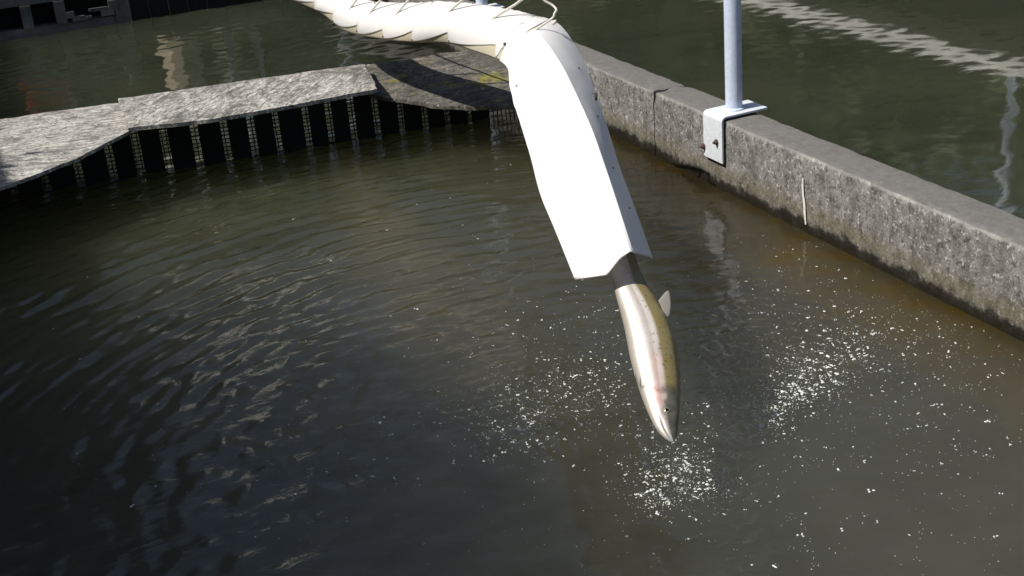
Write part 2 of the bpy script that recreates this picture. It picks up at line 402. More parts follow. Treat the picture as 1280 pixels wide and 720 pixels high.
tag(w2, 'far length of grey concrete pond wall beyond the joint, passing behind the white chute', 'wall', 'lengths of the concrete divider wall')
# lime run below a hairline crack
L0 = [AB(onz(1005, 222, .17)), AB(onz(1006, 240, .14)), AB(onz(1006, 280, .05))]
mb = MB(); prev = None; rows = []
for i, (px, py) in enumerate([(1005, 222), (1004.5, 232), (1005, 242), (1006.5, 254), (1007, 266), (1008.5, 280)]):
    r_ = ray(px, py); t = ((O - CAM)@BV)/(r_@BV); p = CAM + r_*t
    w = (.003, .0055, .005, .0065, .006, .003)[i]
    rows.append([p - BV*.0045 - AU*w, p - BV*.0075, p - BV*.0045 + AU*w])
mb.loft(rows, False, False)
o = mb.build('lime_streak', M['lime'], w1, smooth=True)

def wall(name, a0, a1, b0, b1, z0, z1, mat, label, seed=0., step=.08):
    mb = MB(); rough_block(mb, a0, a1, b0, b1, z0, z1, step, .006, .01, seed)
    return tag(mb.build(name, mat, loc=W((a0+a1)/2, (b0+b1)/2, 0), angle=50), label, 'wall')
# walkways round the outside (off the picture, except in the water's reflections)
mb = MB(); mb.abox(PA0-6, PA0-.02, PB0-.3, PB1+1, -1.2, .26); tag(mb.build('walkway', M['paving']), kind='structure')
mb = MB(); mb.abox(PA0-6, PA1+.8, PB0-1.2, PB0-.002, -1.2, .262); tag(mb.build('walkway', M['paving']), kind='structure')

# right-hand side: dark wall below an overhanging pale walkway slab
wall('side_wall', PA0, PA1+2, PB1+.42, PB1+.6, -1.2, .38, M['navy'], 'dark retaining wall at the far side of the right hand pond', 3.)
mb = MB(); rough_block(mb, PA0-2, PA1+3, PB1+.05, PB1+1.5, .395, .49, .1, .004, .006, 4.)
tag(mb.build('raised_walkway', M['pale'], angle=50), kind='structure')

# left-hand side: long shed whose shade falls on the left of the pond
t = empty('shed', W(0, -7.2, .2))
mb = MB(); mb.abox(-9, 12, -9.1, -4.85, .2, 3.15); mb.build('wall', M['shed'], t)
mb = MB()
sl = lambda b0, b1, z0, z1: mb.add([W(-9.3,b0,z0), W(12.3,b0,z0), W(12.3,b1,z1), W(-9.3,b1,z1), W(-9.3,b0,z0+.06), W(12.3,b0,z0+.06), W(12.3,b1,z1+.06), W(-9.3,b1,z1+.06)],
    [(0,1,2,3),(4,7,6,5),(0,4,5,1),(2,6,7,3),(1,5,6,2),(0,3,7,4)])
sl(-4.75, -7.0, 3.12, 4.1); sl(-7.0, -9.2, 4.1, 3.12); mb.build('roof', M['roofing'], t)
tag(t, 'long dark shed with a low metal roof left of the ponds', 'shed')

# unseen trees added over the shed: their thinning crowns soften the edge of the shade on the pond
for n_, (a_, lab) in enumerate(((-2.0, 'unseen foliage added to soften the shade edge at the far end of the pond'), (-3.6, 'unseen foliage added to soften the shade edge at the near end of the pond'))):
    t = empty('added_tree', W(a_, -4.3, .26))
    mb = MB(); mb.tube([W(a_, -4.3, .2), W(a_+.05, -4.35, 1.2), W(a_, -4.3, 2.3), W(a_+.1, -4.2, 3.4)], [.11, .09, .07, .03], 10)
    for k in range(7):
        q_ = k*.9; mb.tube([W(a_, -4.3, 2.1+.15*k), W(a_+.5*math.cos(q_), -4.2+.4*math.sin(q_), 2.6+.15*k), W(a_+.95*math.cos(q_), -4.1+.7*math.sin(q_), 2.9+.15*k)], [.035, .022, .008], 6)
    mb.build('trunk', M['bark'], t, smooth=True)
    vs, fs = [], []
    for k in range(5200):
        p = W(a_ + rng.normal()*.75, min(-3.85 - .35*n_, -4.75 - .3*n_ + abs(rng.normal())*.5) - .1*rng.random(), 2.95 + rng.normal()*.28)
        e1 = rng.normal(size=3); e1 /= np.linalg.norm(e1); e2 = np.cross(e1, rng.normal(size=3)); e2 /= np.linalg.norm(e2); w = rng.uniform(.03, .055); n = len(vs)
        vs += [p+e1*w, p+e2*w*.55, p-e1*w, p-e2*w*.55]; fs.append((n, n+1, n+2, n+3))
    mb = MB(); mb.add(vs, fs); mb.build('crown', M['leaf'], t)
    tag(t, lab, 'added_tree')
# tall white building added out of view to put broken glitter in the ripples
t = empty('glint_building', np.array([-7.6, 36., .2])); c_ = np.array([-7.6, 36., 0.])
mb = MB(); mb.box(c_ + np.array([0, 0, 7.8]), np.array([1.15, 1.0, 0]), np.array([-1.0, 1.15, 0]), np.array([0, 0, 7.6])); mb.build('wall', M['white_wall'], t)
mb = MB(); mb.add([c_+np.array(v_) for v_ in ((-1.9,-1.9,15.402),(1.9,-1.9,15.402),(1.9,1.9,15.402),(-1.9,1.9,15.402),(0,0,16.4))], [(0,3,2,1),(0,1,4),(1,2,4),(2,3,4),(3,0,4)]); mb.build('roof', M['roofing'], t)
for k in range(3):
    mb = MB(); mb.box(c_ + np.array([1.0, -1.15, 6.+3.6*k]), np.array([.4, .348, 0]), np.array([-.02, .023, 0]), np.array([0, 0, .6])); mb.build('window', M['navy'], t)
tag(t, 'unseen tall white building with a dark roof, added to glint in the ripples', 'building')

# far side of the left pond: old screen bay of grey timber, then black boards
t = empty('old_screen_frame', W(4.62, -2.2, 0))
fa = 4.55
pA = lambda px, py: AB(onz(px, py, 0))[1]
b_l, b_r = -3.6, AB(onz(172, 22, .1))[1]
mb = MB(); mb.abox(fa, fa+.12, b_l, b_r, -.3, .055); mb.build('bottom_beam', M['pale_wood'], t)
mb = MB(); mb.abox(fa, fa+.14, b_l, b_r, .215, .33); mb.build('top_beam', M['pale_wood'], t)
for px in (-60, 32, 77, 163):
    bb = AB(onz(px, 22, .1))[1]; w = .035 if px < 100 else .05
    mb = MB(); mb.abox(fa-.012, fa+.10, bb-w, bb+w, -.3 if px > 100 else .057, .42 if px > 100 else .212); mb.build('post', M['pale_wood'], t)
mb = MB(); mb.abox(fa+.145, fa+.2, b_l, b_r, -.3, .40); mb.build('recess_shade_panel', M['black_wood'], t)  # black panel gives the recess its dark shade
mb = MB()
b0_, b1_ = AB(onz(88, 20, .1))[1], AB(onz(150, 20, .1))[1]
for i in range(7):
    bb = b0_ + (b1_-b0_)*i/6; z = .07+.12*random.random()
    mb.box(W(fa-.01, bb, z), BV*random.uniform(.02, .06), AU*.012, np.array([0, 0, random.uniform(.008, .03)]))
mb.build('driftwood_scraps', M['pale_wood'], t)
tag(t, 'old grey timber frame with dark openings at the far left edge of the water', 'frame')
mb = MB()  # black boards set where the far end lies in shade
for i in range(12):
    b0 = b_r + .02 + i*.135
    if b0 > -.05: break
    mb.abox(fa+.02+.01*(i % 2), fa+.06+.01*(i % 2), b0, min(b0+.128, -.01), -.3, .185)
tag(mb.build('far_shade_boards', M['black_wood'], loc=W(fa, b_r/2, 0)), 'black boards standing in for the shade at the far end of the left pond', 'shade_boards')

# ------------------------------------------------------------------ fish screen and the boards lying on it
t = empty('fish_screen', W(SCREEN(-1.2), -1.2, 0))
sdir = BV - AU*.10; sdir = sdir/np.linalg.norm(sdir); sn = np.cross(np.array([0, 0, 1.]), sdir)
def S(b, off, z): return W(SCREEN(b), b, z) + sn*off
first = True
gaps = [137, 172, 208, 247, 285, 319, 352, 390, 420, 450, 482, 514, 546, 576, 606, 636]
gb = []
for x in gaps:
    y = 197 - (x-190)*.115; gb.append(AB(onz(x, y, .05))[1])
gb = [gb[0]-.14*k for k in range(9, 0, -1)] + gb
for i in range(len(gb)-1):
    c, w = (gb[i]+gb[i+1])/2, (gb[i+1]-gb[i])/2 - .017
    mb = MB(); mb.box(S(c, -.02, -.05), sdir*w, sn*.018, np.array([0, 0, .325])); mb.build('slat', M['black_wood'], t)
mb = MB()
for k in range(int(3.6/.021)):
    mb.box(S(-3.58+k*.021, .03, 0), sdir*.0022, sn*.002, np.array([0, 0, .28]))
for k in range(20):
    z = -.06+k*.018; mb.box((S(-3.58, .034, z)+S(-.02, .034, z))/2, sdir*1.8, sn*.0018, np.array([0, 0, .0022]))
mb.build('wire_mesh', M['wire'], t)
mb = MB(); mb.box((S(-3.58, -.02, .26)+S(-.02, -.02, .26))/2 + sn*.03, sdir*1.79, sn*.02, np.array([0, 0, .018])); mb.build('rail', M['black_wood'], t)
tag(t, 'black slatted fish screen across the pond under the weathered boards', 'fish screen')

def sheet(name, mat, back, front, th, label, nu=70, nv=26, sag=None, seed=0., amp=.006, rag=.012):
    bk, fr = catmull(back, nu), catmull(front, nu); c = (bk.mean(0)+fr.mean(0))/2
    top, bot = [], []
    for i in range(nu):
        rt, rb = [], []
        for j in range(nv):
            v_ = j/(nv-1); p = bk[i]*(1-v_) + fr[i]*v_
            e = rag*nz(p, 14, seed)*(1 if j in (0, nv-1) else 0)
            p = p + (fr[i]-bk[i])/np.linalg.norm(fr[i]-bk[i])*e
            if i in (0, nu-1): p = p + sdir*rag*nz(p, 17, seed+2)
            z = amp*nz(p, 4, seed) + amp*.35*nz(p, 16, seed+1) + (sag(i/(nu-1), v_) if sag else 0)
            p = p + np.array([0, 0, z]); rt.append(p); rb.append(p - np.array([0, 0, th]))
        top.append(rt); bot.append(rb)
    mb = MB(); mb.loft(top, False, False); mb.loft(bot, False, False)
    n0 = nu*nv
    idx = [i*nv for i in range(nu)] + [(nu-1)*nv+j for j in range(1, nv)] + [i*nv+nv-1 for i in range(nu-2, -1, -1)] + [j for j in range(nv-2, 0, -1)]
    mb.f += [(idx[k], idx[(k+1) % len(idx)], idx[(k+1) % len(idx)]+n0, idx[k]+n0) for k in range(len(idx))]
    return mb.build(name, mat, loc=c, angle=40)
D = 'weathered boards lying along the fish screen'
o = sheet('board', M['board_a'], [onz(-230, 182, .315), onz(-100, 163, .315), onz(0, 149, .315), onz(80, 138, .315), onz(152, 128, .315)],
          [onz(-200, 300, .28), onz(-90, 262, .285), onz(10, 230, .29), onz(95, 198, .295), onz(162, 163, .30)], .014, '', seed=2.)
tag(o, 'pale weathered plywood board with a curved ragged front edge, leftmost on the screen', 'board', D)
o = sheet('board', M['board_b'], [onz(148, 123.5, .345), onz(250, 109, .345), onz(360, 93, .343), onz(455, 80, .345)],
          [onz(160, 160, .33), onz(265, 148, .325), onz(370, 130, .325), onz(472, 111, .325)], .016, '', seed=5., amp=.004, rag=.006)
tag(o, 'long narrow grey board in the middle of the screen, overlapping both its neighbours', 'board', D)
o = sheet('board', M['board_c'], [onz(454, 82, .318), onz(500, 76, .31), onz(560, 66, .31), onz(600, 62, .31), onz(640, 52, .31), onz(668, 45, .31)],
          [onz(458, 117, .25), onz(500, 124, .235), onz(550, 131, .23), onz(600, 133, .23), onz(650, 133, .23), onz(695, 133, .23)], .016, '', seed=8., amp=.006, rag=.012)
tag(o, 'dark plywood board with yellow moss, between the long grey board and the white chute', 'board', D)

# ------------------------------------------------------------------ galvanised posts saddled over the wall
def make_post(a, label, height):
    t = empty('railing_post', W(a, WT/2, WZ))
    hw = .068
    mb = MB(); prof = []                               # saddle: hangs down the front, crosses the top, laps the back
    f, bk, zt, r = -.016, WT+.03, WZ+.016, .02
    prof += [(f, WZ-.165), (f, zt-r)] + [(f+r-r*math.cos(q_), zt-r+r*math.sin(q_)) for q_ in np.linspace(.2, math.pi/2, 6)] + [(bk, zt+.004)]
    inn = []
    th = .007
    for i, (b, z) in enumerate(prof):
        p0, p1 = prof[max(0, i-1)], prof[min(len(prof)-1, i+1)]; tx, tz = p1[0]-p0[0], p1[1]-p0[1]; L = math.hypot(tx, tz)
        inn.append((b + tz/L*th, z - tx/L*th))
    ring = prof + inn[::-1]
    mb.loft([[W(a+s*hw, b, z) for (b, z) in ring] for s in (-1, 1)], False)
    n = len(ring); m = len(prof)
    for k in (0, 1):
        for i in range(m-1): mb.f.append((k*n+i, k*n+i+1, k*n+n-2-i, k*n+n-1-i))
    mb.build('bracket', M['galv_pale'], t, angle=30)
    mb = MB(); mb.tube([W(a, .080, zt+.002), W(a, .080, zt+.02), W(a, .080, height-.02), W(a, .080, height)], [.033, .032, .032, .032], 28)
    mb.build('pole', M['galv'], t, angle=40)
    mb = MB(); mb.tube([W(a, .080, zt+.001), W(a, .080, zt+.007), W(a, .080, zt+.011)], [.041, .040, .033], 24); mb.build('weld_collar', M['galv'], t, angle=50)
    for (da, z) in ((-.030, WZ-.088), (.066, WZ-.128)):
        mb = MB(); c = W(a+da, f, z)
        mb.tube([c + BV*.004, c - BV*.003], .012, 16); mb.tube([c - BV*.003, c - BV*.011], .0085, 6); mb.tube([c - BV*.011, c - BV*.017], .0045, 10)
        mb.build('bolt', M['rust'], t, angle=35)
    return tag(t, label, 'post', 'galvanised posts on the concrete wall')
a910 = AB(onz(911, 138, .296))[0]
make_post(a910, 'pale blue galvanised post on a bolted saddle bracket, right of the white chute', 1.75)
make_post(AB(onz(618, 8, .296))[0], 'pale post further back on the wall, only its foot showing just above the white flume', 1.55)

# ------------------------------------------------------------------ white flume and chute
rowsL = [(300,-25),(393,12),(431,38),(480,49),(520,53),(560,54),(592,64),(616,72),(634,82),(639,110),(648,143),(663,190),(676,240),(697,291),(720,348)]
rowsR = [(350,-52),(408,-6),(442,12),(498,16),(535,17),(578,19),(612,26),(640,34),(672,44),(700,80),(717,114),(738,160),(754,205),(772,259),(790,315)]
rowsS = [(372,-62),(424,-14),(455,0),(513,4),(550,2),(594,5),(632,11),(664,18),(700,31),(729,74),(742,108),(758,155),(774,207),(794,262),(816,323)]
dep = [6.4,6.03,5.82,5.55,5.34,5.16,4.98,4.82,4.66,4.44,4.26,4.02,3.78,3.52,3.25]
dR  = [-.05,-.06,-.06,-.06,-.06,-.06,-.06,-.06,-.06,-.065,-.07,-.07,-.07,-.07,-.07]
dS  = [0,0,0,0,0,0,0,.02,.10,.19,.20,.19,.17,.16,.15]
bul = [.04,.04,.04,.04,.04,.04,.04,.035,.022,.008,.005,.004,.002,.002,.002]     # forward bulge of the front face
bak = [.14,.14,.13,.13,.13,.13,.13,.13,.12,.09,.085,.085,.09,.10,.10]          # depth of the hidden back
NRW = 170
Lp, Rp, Sp = catmull(rowsL, NRW), catmull(rowsR, NRW), catmull(rowsS, NRW)
ex = catmull(np.stack([dep, dR, dS, bul, bak], 1), NRW)
# carry the flume on upstream, out of the picture, its rise shaped so the shadow crosses the boards
def ring_at(i, n1=22, n2=7, n3=20):
    d, r_, s_, bu, bb = ex[i]
    Lq = atd(*Lp[i], d+.03); Rq = atd(*Rp[i], d+r_); Sq = atd(*Sp[i], d+s_)
    out = []
    tow = -ray(*Rp[i]); tow /= np.linalg.norm(tow)
    for k in range(n1):
        t_ = k/n1; out.append(Lq*(1-t_)+Rq*t_ + tow*bu*4*t_*(1-t_))
    for k in range(n2):
        t_ = k/n2; out.append(Rq*(1-t_)+Sq*t_ + tow*bu*.5*4*t_*(1-t_))
    for k in range(n3):
        t_ = k/n3; out.append(Sq*(1-t_)+Lq*t_ - tow*bb*4*t_*(1-t_)**1.0*.9)
    return out
rings = [ring_at(i) for i in range(NRW)]
r0 = rings[0]; c0 = np.mean(r0, 0)
up_path = [c0 + np.array([-.10, .22, .10]), c0 + np.array([-.22, .60, .30]), c0 + np.array([-.55, 1.3, .62]), c0 + np.array([-1.4, 2.6, 1.15])]
pre = [[p - c0 + q_ for p in r0] for q_ in up_path[::-1]]
nL = len(r0)
flume = empty('fish_flume', np.mean(rings[60], 0))
# sawtooth lower hem of the cover: tags (eyelets) in picture-x along the flume
tagsx = [393, 418, 449, 480, 516.6, 562.5, 621.6]
def hem(i):
    x = Lp[i][0] + 2
    if x >= 634: return 0.
    for k, tx in enumerate(tagsx):
        if x <= tx:
            x0 = tagsx[k-1] if k else tx-26; u_ = min(1., max(0., (x-x0)/(tx-x0)))
            s = u_**1.6 if u_ < .86 else (1-(u_-.86)/.14)**1.5*.79 + 0.
            return .05 + .46*s
    u_ = (x-tagsx[-1])/5.; return max(0, .52*(1-u_))
cov = []
for i in range(NRW):
    R_ = rings[i]; k0 = hem(i)*22; cen = np.mean(R_, 0); row = []
    hi = 29 + 20*(1 if i > 92 else .55)
    for j in range(54):
        f = k0 + (hi-k0)*j/53; q0 = int(f) % nL; q1 = (q0+1) % nL; p = R_[q0]*(1-(f-int(f))) + R_[q1]*(f-int(f))
        o_ = p - cen; p = p + o_/np.linalg.norm(o_)*.004
        sc = min(1, max(0, (i-70)/30))
        dn = 1 - min(1, max(0, (i-118)/25))                  # the free end of the chute hangs flat and smooth
        p = p + o_/np.linalg.norm(o_)*((.0025*nz(p, 7, 2.) + .0015*nz(p, 22, 5.))*dn + .0008*nz(p, 5, 8.))
        yv, t_ = Lp[i][1], f/22.
        if 74 < yv < 150 and t_ < 1:                          # pleat and creases where the sheet turns down
            u_ = (yv-80)/40; pl = t_ - (.08+.26*u_)
            if 0 <= u_ <= 1: p = p - o_/np.linalg.norm(o_)*.016*math.exp(-(pl/.10)**2)*math.sin(math.pi*u_)*(1 if pl < 0 else .45)
            cr = t_ - (.80+.14*(yv-74)/76); p = p - o_/np.linalg.norm(o_)*.007*math.exp(-(cr/.035)**2)*math.sin(math.pi*(yv-74)/76)
        if i > NRW-14 and f < 22:                             # cut end sags where the fish pushes out
            w_ = ((i-(NRW-14))/13.)**2; p = p - CY*.026*w_*(t_/.56 if t_ < .56 else max(0, (.78-t_)/.22)) + CY*.006*w_*max(0, t_-.78)/.22
        row.append(p)
    cov.append(row)
pre_c = [[p - np.mean(cov[0], 0) + q_ for p in cov[0]] for q_ in [c + (np.mean(cov[0], 0)-c0) for c in up_path[::-1]]]
mb = MB(); mb.loft(pre_c + cov, False, False); o = mb.build('white_cover', M['vinyl'], flume, angle=24)
so = o.modifiers.new('thickness', 'SOLIDIFY'); so.thickness = .003; so.offset = -1
mb = MB(); mb.loft(pre + rings[:95], False); o = mb.build('cream_liner', M['liner'], flume, smooth=True)
for tx in tagsx[1:]:
    i = int(np.argmin(abs(Lp[:, 0]+2-tx))); p = np.array(cov[i][0]); nrm = -ray(*Lp[i]); nrm /= np.linalg.norm(nrm)
    mb = MB(); mb.tube([p + CY*.008 - nrm*.002, p + CY*.008 + nrm*.007], [.006, .005], 10); mb.build('eyelet', M['eyelet'], flume, angle=40)
for (px, py, r_) in ((722, 86, .0035), (746, 147, .0045), (767, 210, .004), (787, 262, .003), (803, 304, .003), (646, 108, .0035)):
    bi = None
    for i in range(95, NRW):
        for j in range(54):
            v_ = cov[i][j] - CAM; d = v_@Fv; x_, y_ = 640+CF*(v_@CX)/d, 360-CF*(v_@CY)/d
            e_ = math.hypot(x_-px, y_-py) + d*2
            if bi is None or e_ < bi[0]: bi = (e_, i, j)
    p = np.array(cov[bi[1]][bi[2]]); n_ = p - np.mean(rings[bi[1]], 0); n_ /= np.linalg.norm(n_)
    mb = MB(); mb.tube([p - n_*.003, p + n_*.002, p + n_*.004], [r_, r_, r_*.5], 10); mb.build('rivet', M['eyelet'], flume, angle=40)
p = atd(745, 117, 4.27); mb = MB(); mb.tube([p - CX*.012 + CY*.004, p, p - CY*.022], [.004, .006, .004], 8); mb.build('hook', M['cable'], flume, smooth=True)
tag(flume, 'long white vinyl flume laced over a cream trough, bending down into a flat white chute', 'fish flume')

# support cable above the flume, and the lacing that hangs the flume from it
cpx = [(330,-110),(420,-60),(480,-42),(540,-34),(600,-26),(650,-22),(684,-10)]
cd  = [6.25,5.88,5.6,5.33,5.05,4.8,4.66]
cable = [atd(*p, d) for p, d in zip(cpx, cd)]
post_top = W(AB(onz(618, 8, .296))[0], .046, 1.45)
mb = MB(); full = [cable[0] + np.array([-1.8, 2.4, 1.1])] + list(catmull(cable, 30))
mb.tube(full, .006, 8)
cb = mb.build('support_cable', M['cable'], loc=cable[3], smooth=True)
tag(cb, 'dark support cable stretched just above the white flume, ending at the rope loop', 'cable')
cpts = catmull(cable, 200); cproj = []
for p in cpts:
    v_ = p - CAM; d = v_@Fv; cproj.append(640 + CF*(v_@CX)/d)
cproj = np.array(cproj)
for (x0, x1) in ((452, 462), (478, 490), (512, 524), (573, 590), (634, 658)):
    i = int(np.argmin(abs(Sp[:, 0]-x0))); p = np.array(cov[i][27]); e = cpts[int(np.argmin(abs(cproj-x1-14)))]
    mid = (p+e)/2 + np.array([0, 0, -.004])
    mb = MB(); mb.tube([p - CY*.01, p + CY*.004, mid, e, e + np.array([0, 0, .009])], [.006, .005, .0048, .005, .005], 8); mb.build('rope_tie', M['rope'], flume, smooth=True)
i = int(np.argmin(abs(Sp[:, 0]-688))); p = np.array(cov[i][28]); dd = (p-CAM)@Fv
lp = [p - CY*.012, atd(689, 24, dd-.02), atd(693, 17, dd-.02), atd(695.5, 12, dd-.01), atd(690, 6, dd), atd(680, 0, dd), cable[-1] + np.array([-.02, 0, 0]), cable[-1]]
mb = MB(); mb.tube(catmull(lp, 30), .0042, 8); mb.tube([atd(691, 30, dd-.02), atd(694, 27, dd-.03), atd(695, 25, dd-.03)], [.006, .007, .003], 8)
mb.build('rope_loop', M['rope'], flume, smooth=True)

# ------------------------------------------------------------------ the trout shooting out of the chute
def m_fish():
    t = NT('trout_skin'); a = t.n.new('ShaderNodeAttribute'); a.attribute_name = 'skin'
    p = t.map(src=t.tc.outputs['Object']); c = a.outputs['Color']
    sp = t.ramp(t.vor(p, 85), [(.14, .75), (.24, 0.)])
    c = t.mix(t.math('MULTIPLY', sp, a.outputs['Alpha']), c, (.03, .028, .015))
    c = t.mix(t.ramp(t.noise(p, 40, 4, .6), [(.35, .22), (.6, 0.)]), c, (.30, .27, .21))
    t.col(c); t.set(Roughness=.37, Metallic=t.math('MULTIPLY', t.math('SUBTRACT', 1., a.outputs['Alpha']), .55), Coat_Weight=.7, Coat_Roughness=.2, Specular_IOR_Level=.6)
    t.bump(t.vor(p, 420), .12, .0015); return t.m
# picture: centre-line and width of the body, tail to snout
fc = [(762,282,22,.02),(772,305,30,.1),(777.5,322,33,.2),(783,342,38,.3),(790,363,43,.42),(799.5,384,51,.5),(808,405,57,.55),(814,426,60.5,.6),(818,447,60,.6),(822,467,57,.6),(825.5,488,51.5,.6),(829,509,43,.62),(833,530,31,.66),(837.5,543,20,.68),(840.5,550,9,.7),(841.5,552.5,2.5,.7)]
NF = 110
fs_ = catmull(np.array(fc), NF)
tt = np.array([f[1] for f in fs_]); dpt = np.interp(tt, [282, 320, 345, 552], [3.52, 3.37, 3.285, 3.02])
spine = np.array([atd(f[0], f[1], d) for f, d in zip(fs_, dpt)])
rad = np.array([f[2]/2*d/CF for f, d in zip(fs_, dpt)])
fish = empty('trout', spine[60])
NA = 48; rings = []; cols = []
roll = math.radians(14)
for i in range(NF):
    tg = spine[min(i+1, NF-1)]-spine[max(i-1, 0)]; tg /= np.linalg.norm(tg)
    Dv = CX - tg*(CX@tg); Dv /= np.linalg.norm(Dv); Nv = np.cross(tg, Dv)
    if Nv@Fv > 0: Nv = -Nv
    Dr = Dv*math.cos(roll) + Nv*math.sin(roll)*.6; Dr /= np.linalg.norm(Dr)
    s_ = i/(NF-1); flat = .50 + .12*math.sin(math.pi*min(1, s_*1.1))
    ring = []
    for k in range(NA):
        ph = 2*math.pi*k/NA; cx, sx = math.cos(ph), math.sin(ph)
        y = fs_[i][1]
        wob = 1.0
        if 505 < y < 512: wob = 1.0
        # gill cover edge stands a little proud of the shoulder, mouth slit and jaw line cut in
        if sx > 0: wob += .03*sx*math.exp(-((y-503)/7)**2)
        if y > 524 and sx > .05: wob -= .10*math.exp(-((cx+.42)/.10)**2)*min(1, (y-524)/10)
        p = spine[i] + Dv*rad[i]*cx*wob + Nv*rad[i]*flat*sx*wob
        ring.append(p)
        dv = cx*math.cos(roll) + sx*math.sin(roll)            # +1 back, -1 belly
        lat = np.array([.52, .50, .48]); back = np.array([.19, .15, .05]); ridge = np.array([.035, .033, .018]); belly = np.array([.58, .545, .49])
        c = lat.copy()
        c = c*(1-min(1, max(0, (-dv-.35)/.4))) + belly*min(1, max(0, (-dv-.35)/.4))
        e = .36 + .015*math.sin(i*.17)+.01*math.sin(i*.41)
        b_ = min(1, max(0, (dv-e)/.07)); c = c*(1-b_) + back*b_
        b2 = min(1, max(0, (dv-.86)/.12)); c = c*(1-b2) + ridge*b2
        band = math.exp(-((dv-.12)/.2)**2)*(.55 if 450 < y < 512 else .18); c = c*(1-band) + np.array([.62, .36, .30])*band
        if y > 486:
            h = min(1, (y-486)/10); pk = math.exp(-((dv+.05)/.32)**2)*math.exp(-((y-497)/13)**2)
            c = c*(1-min(1, .85*pk*h)) + np.array([.60, .22, .21])*min(1, .85*pk*h)
            hd = min(1, max(0, (dv-.12)/.2))*h; c = c*(1-hd) + np.array([.06, .055, .04])*hd
            gl = 495 - 9*(dv-.1)**2*1.5 + 3*math.sin(dv*4)        # edge of the gill cover
            if -.75 < dv < .62: g_ = .75*math.exp(-((y-gl)/2.0)**2); c = c*(1-g_) + np.array([.10, .06, .055])*g_
            g_ = .55*math.exp(-((y-gl-5)/4.)**2)*(1 if -.6 < dv < .4 else 0); c = c*(1-g_) + np.array([.66, .60, .54])*g_
            if y > 520: g_ = .85*math.exp(-((dv+.30)/.07)**2)*min(1, (y-520)/5); c = c*(1-g_) + np.array([.05, .035, .03])*g_   # mouth
            er = math.hypot((y-519)/6.5, (dv-.30)/.36); g_ = .5*math.exp(-er**4); c = c*(1-g_) + np.array([.09, .085, .07])*g_
        cols.append((*c, 1.0 if dv > .2 else .15))
    rings.append(ring)
mb = MB(); mb.loft(rings, True); 
ob = mb.build('body', m_fish(), fish, smooth=True)
at = ob.data.color_attributes.new('skin', 'FLOAT_COLOR', 'POINT'); at.data.foreach_set('color', np.array(cols, np.float32).ravel())
finm = m_vinyl('fin_membrane', (.58, .56, .50), .5); findark = m_vinyl('tail_membrane', (.14, .12, .07), .3)
def fin(name, base_px, tip_px, d, mat, th=.002, rows=10):
    b0, b1 = catmull([atd(x, y, d+dz) for (x, y, dz) in base_px], 14), catmull([atd(x, y, d+dz) for (x, y, dz) in tip_px], 14)
    n = ray(*base_px[0][:2]); n /= np.linalg.norm(n); mb = MB(); A, B_ = [], []
    for i in range(14):
        ra, rb = [], []
        for j in range(rows):
            t_ = j/(rows-1); p = b0[i]*(1-t_)+b1[i]*t_; w = th*(1-.8*t_)*(1 + .5*(i % 2)); ra.append(p-n*w); rb.append(p+n*w)
        A.append(ra); B_.append(rb)
    mb.loft([a + b[::-1] for a, b in zip(A, B_)], True); return mb.build(name, mat, fish, smooth=True)
fin('dorsal_fin', [(823,376,0),(828,387,0),(833,399,0)], [(831,366,.0),(836,364,.0),(838.5,378,.0),(837,394,0)], 3.21, finm)
fin('pectoral_fin', [(805,492,-.012),(802,487,-.012),(800,482,-.010)], [(797,477,-.014),(793,469,-.014),(793,464,-.012)], 3.105, finm)
fin('tail_fin', [(755,287,0),(763,281,0),(772,279,0)], [(748,268,0),(755,270,0),(766,262,0)], 3.58, findark)
# eye on the near side of the head
ie = int(np.argmin(abs(tt-519))); tg = spine[ie+1]-spine[ie-1]; tg /= np.linalg.norm(tg)
Dv = CX - tg*(CX@tg); Dv /= np.linalg.norm(Dv); Nv = np.cross(tg, Dv); Nv = -Nv if Nv@Fv > 0 else Nv
pe = spine[ie] + Dv*rad[ie]*.10 + Nv*rad[ie]*.545
mb = MB(); mb.tube([pe-Nv*.004, pe+Nv*.0005, pe+Nv*.002], [.0082, .0074, .0055], 18); ey = mb.build('eye', m_plain('eye_gold', (.42, .36, .22), .2, .3, .1, 50, 0), fish, smooth=True)
mb = MB(); mb.tube([pe+Nv*.0012, pe+Nv*.0026, pe+Nv*.0031], [.0052, .0046, .0020], 14); mb.build('pupil', m_plain('eye_black', (.006, .006, .006), .08, 0, .1, 50, 0), ey, loc=np.array(ey['_loc'][:]), smooth=True)
tag(fish, 'silver trout with an olive back diving head first out of the white chute', 'fish')

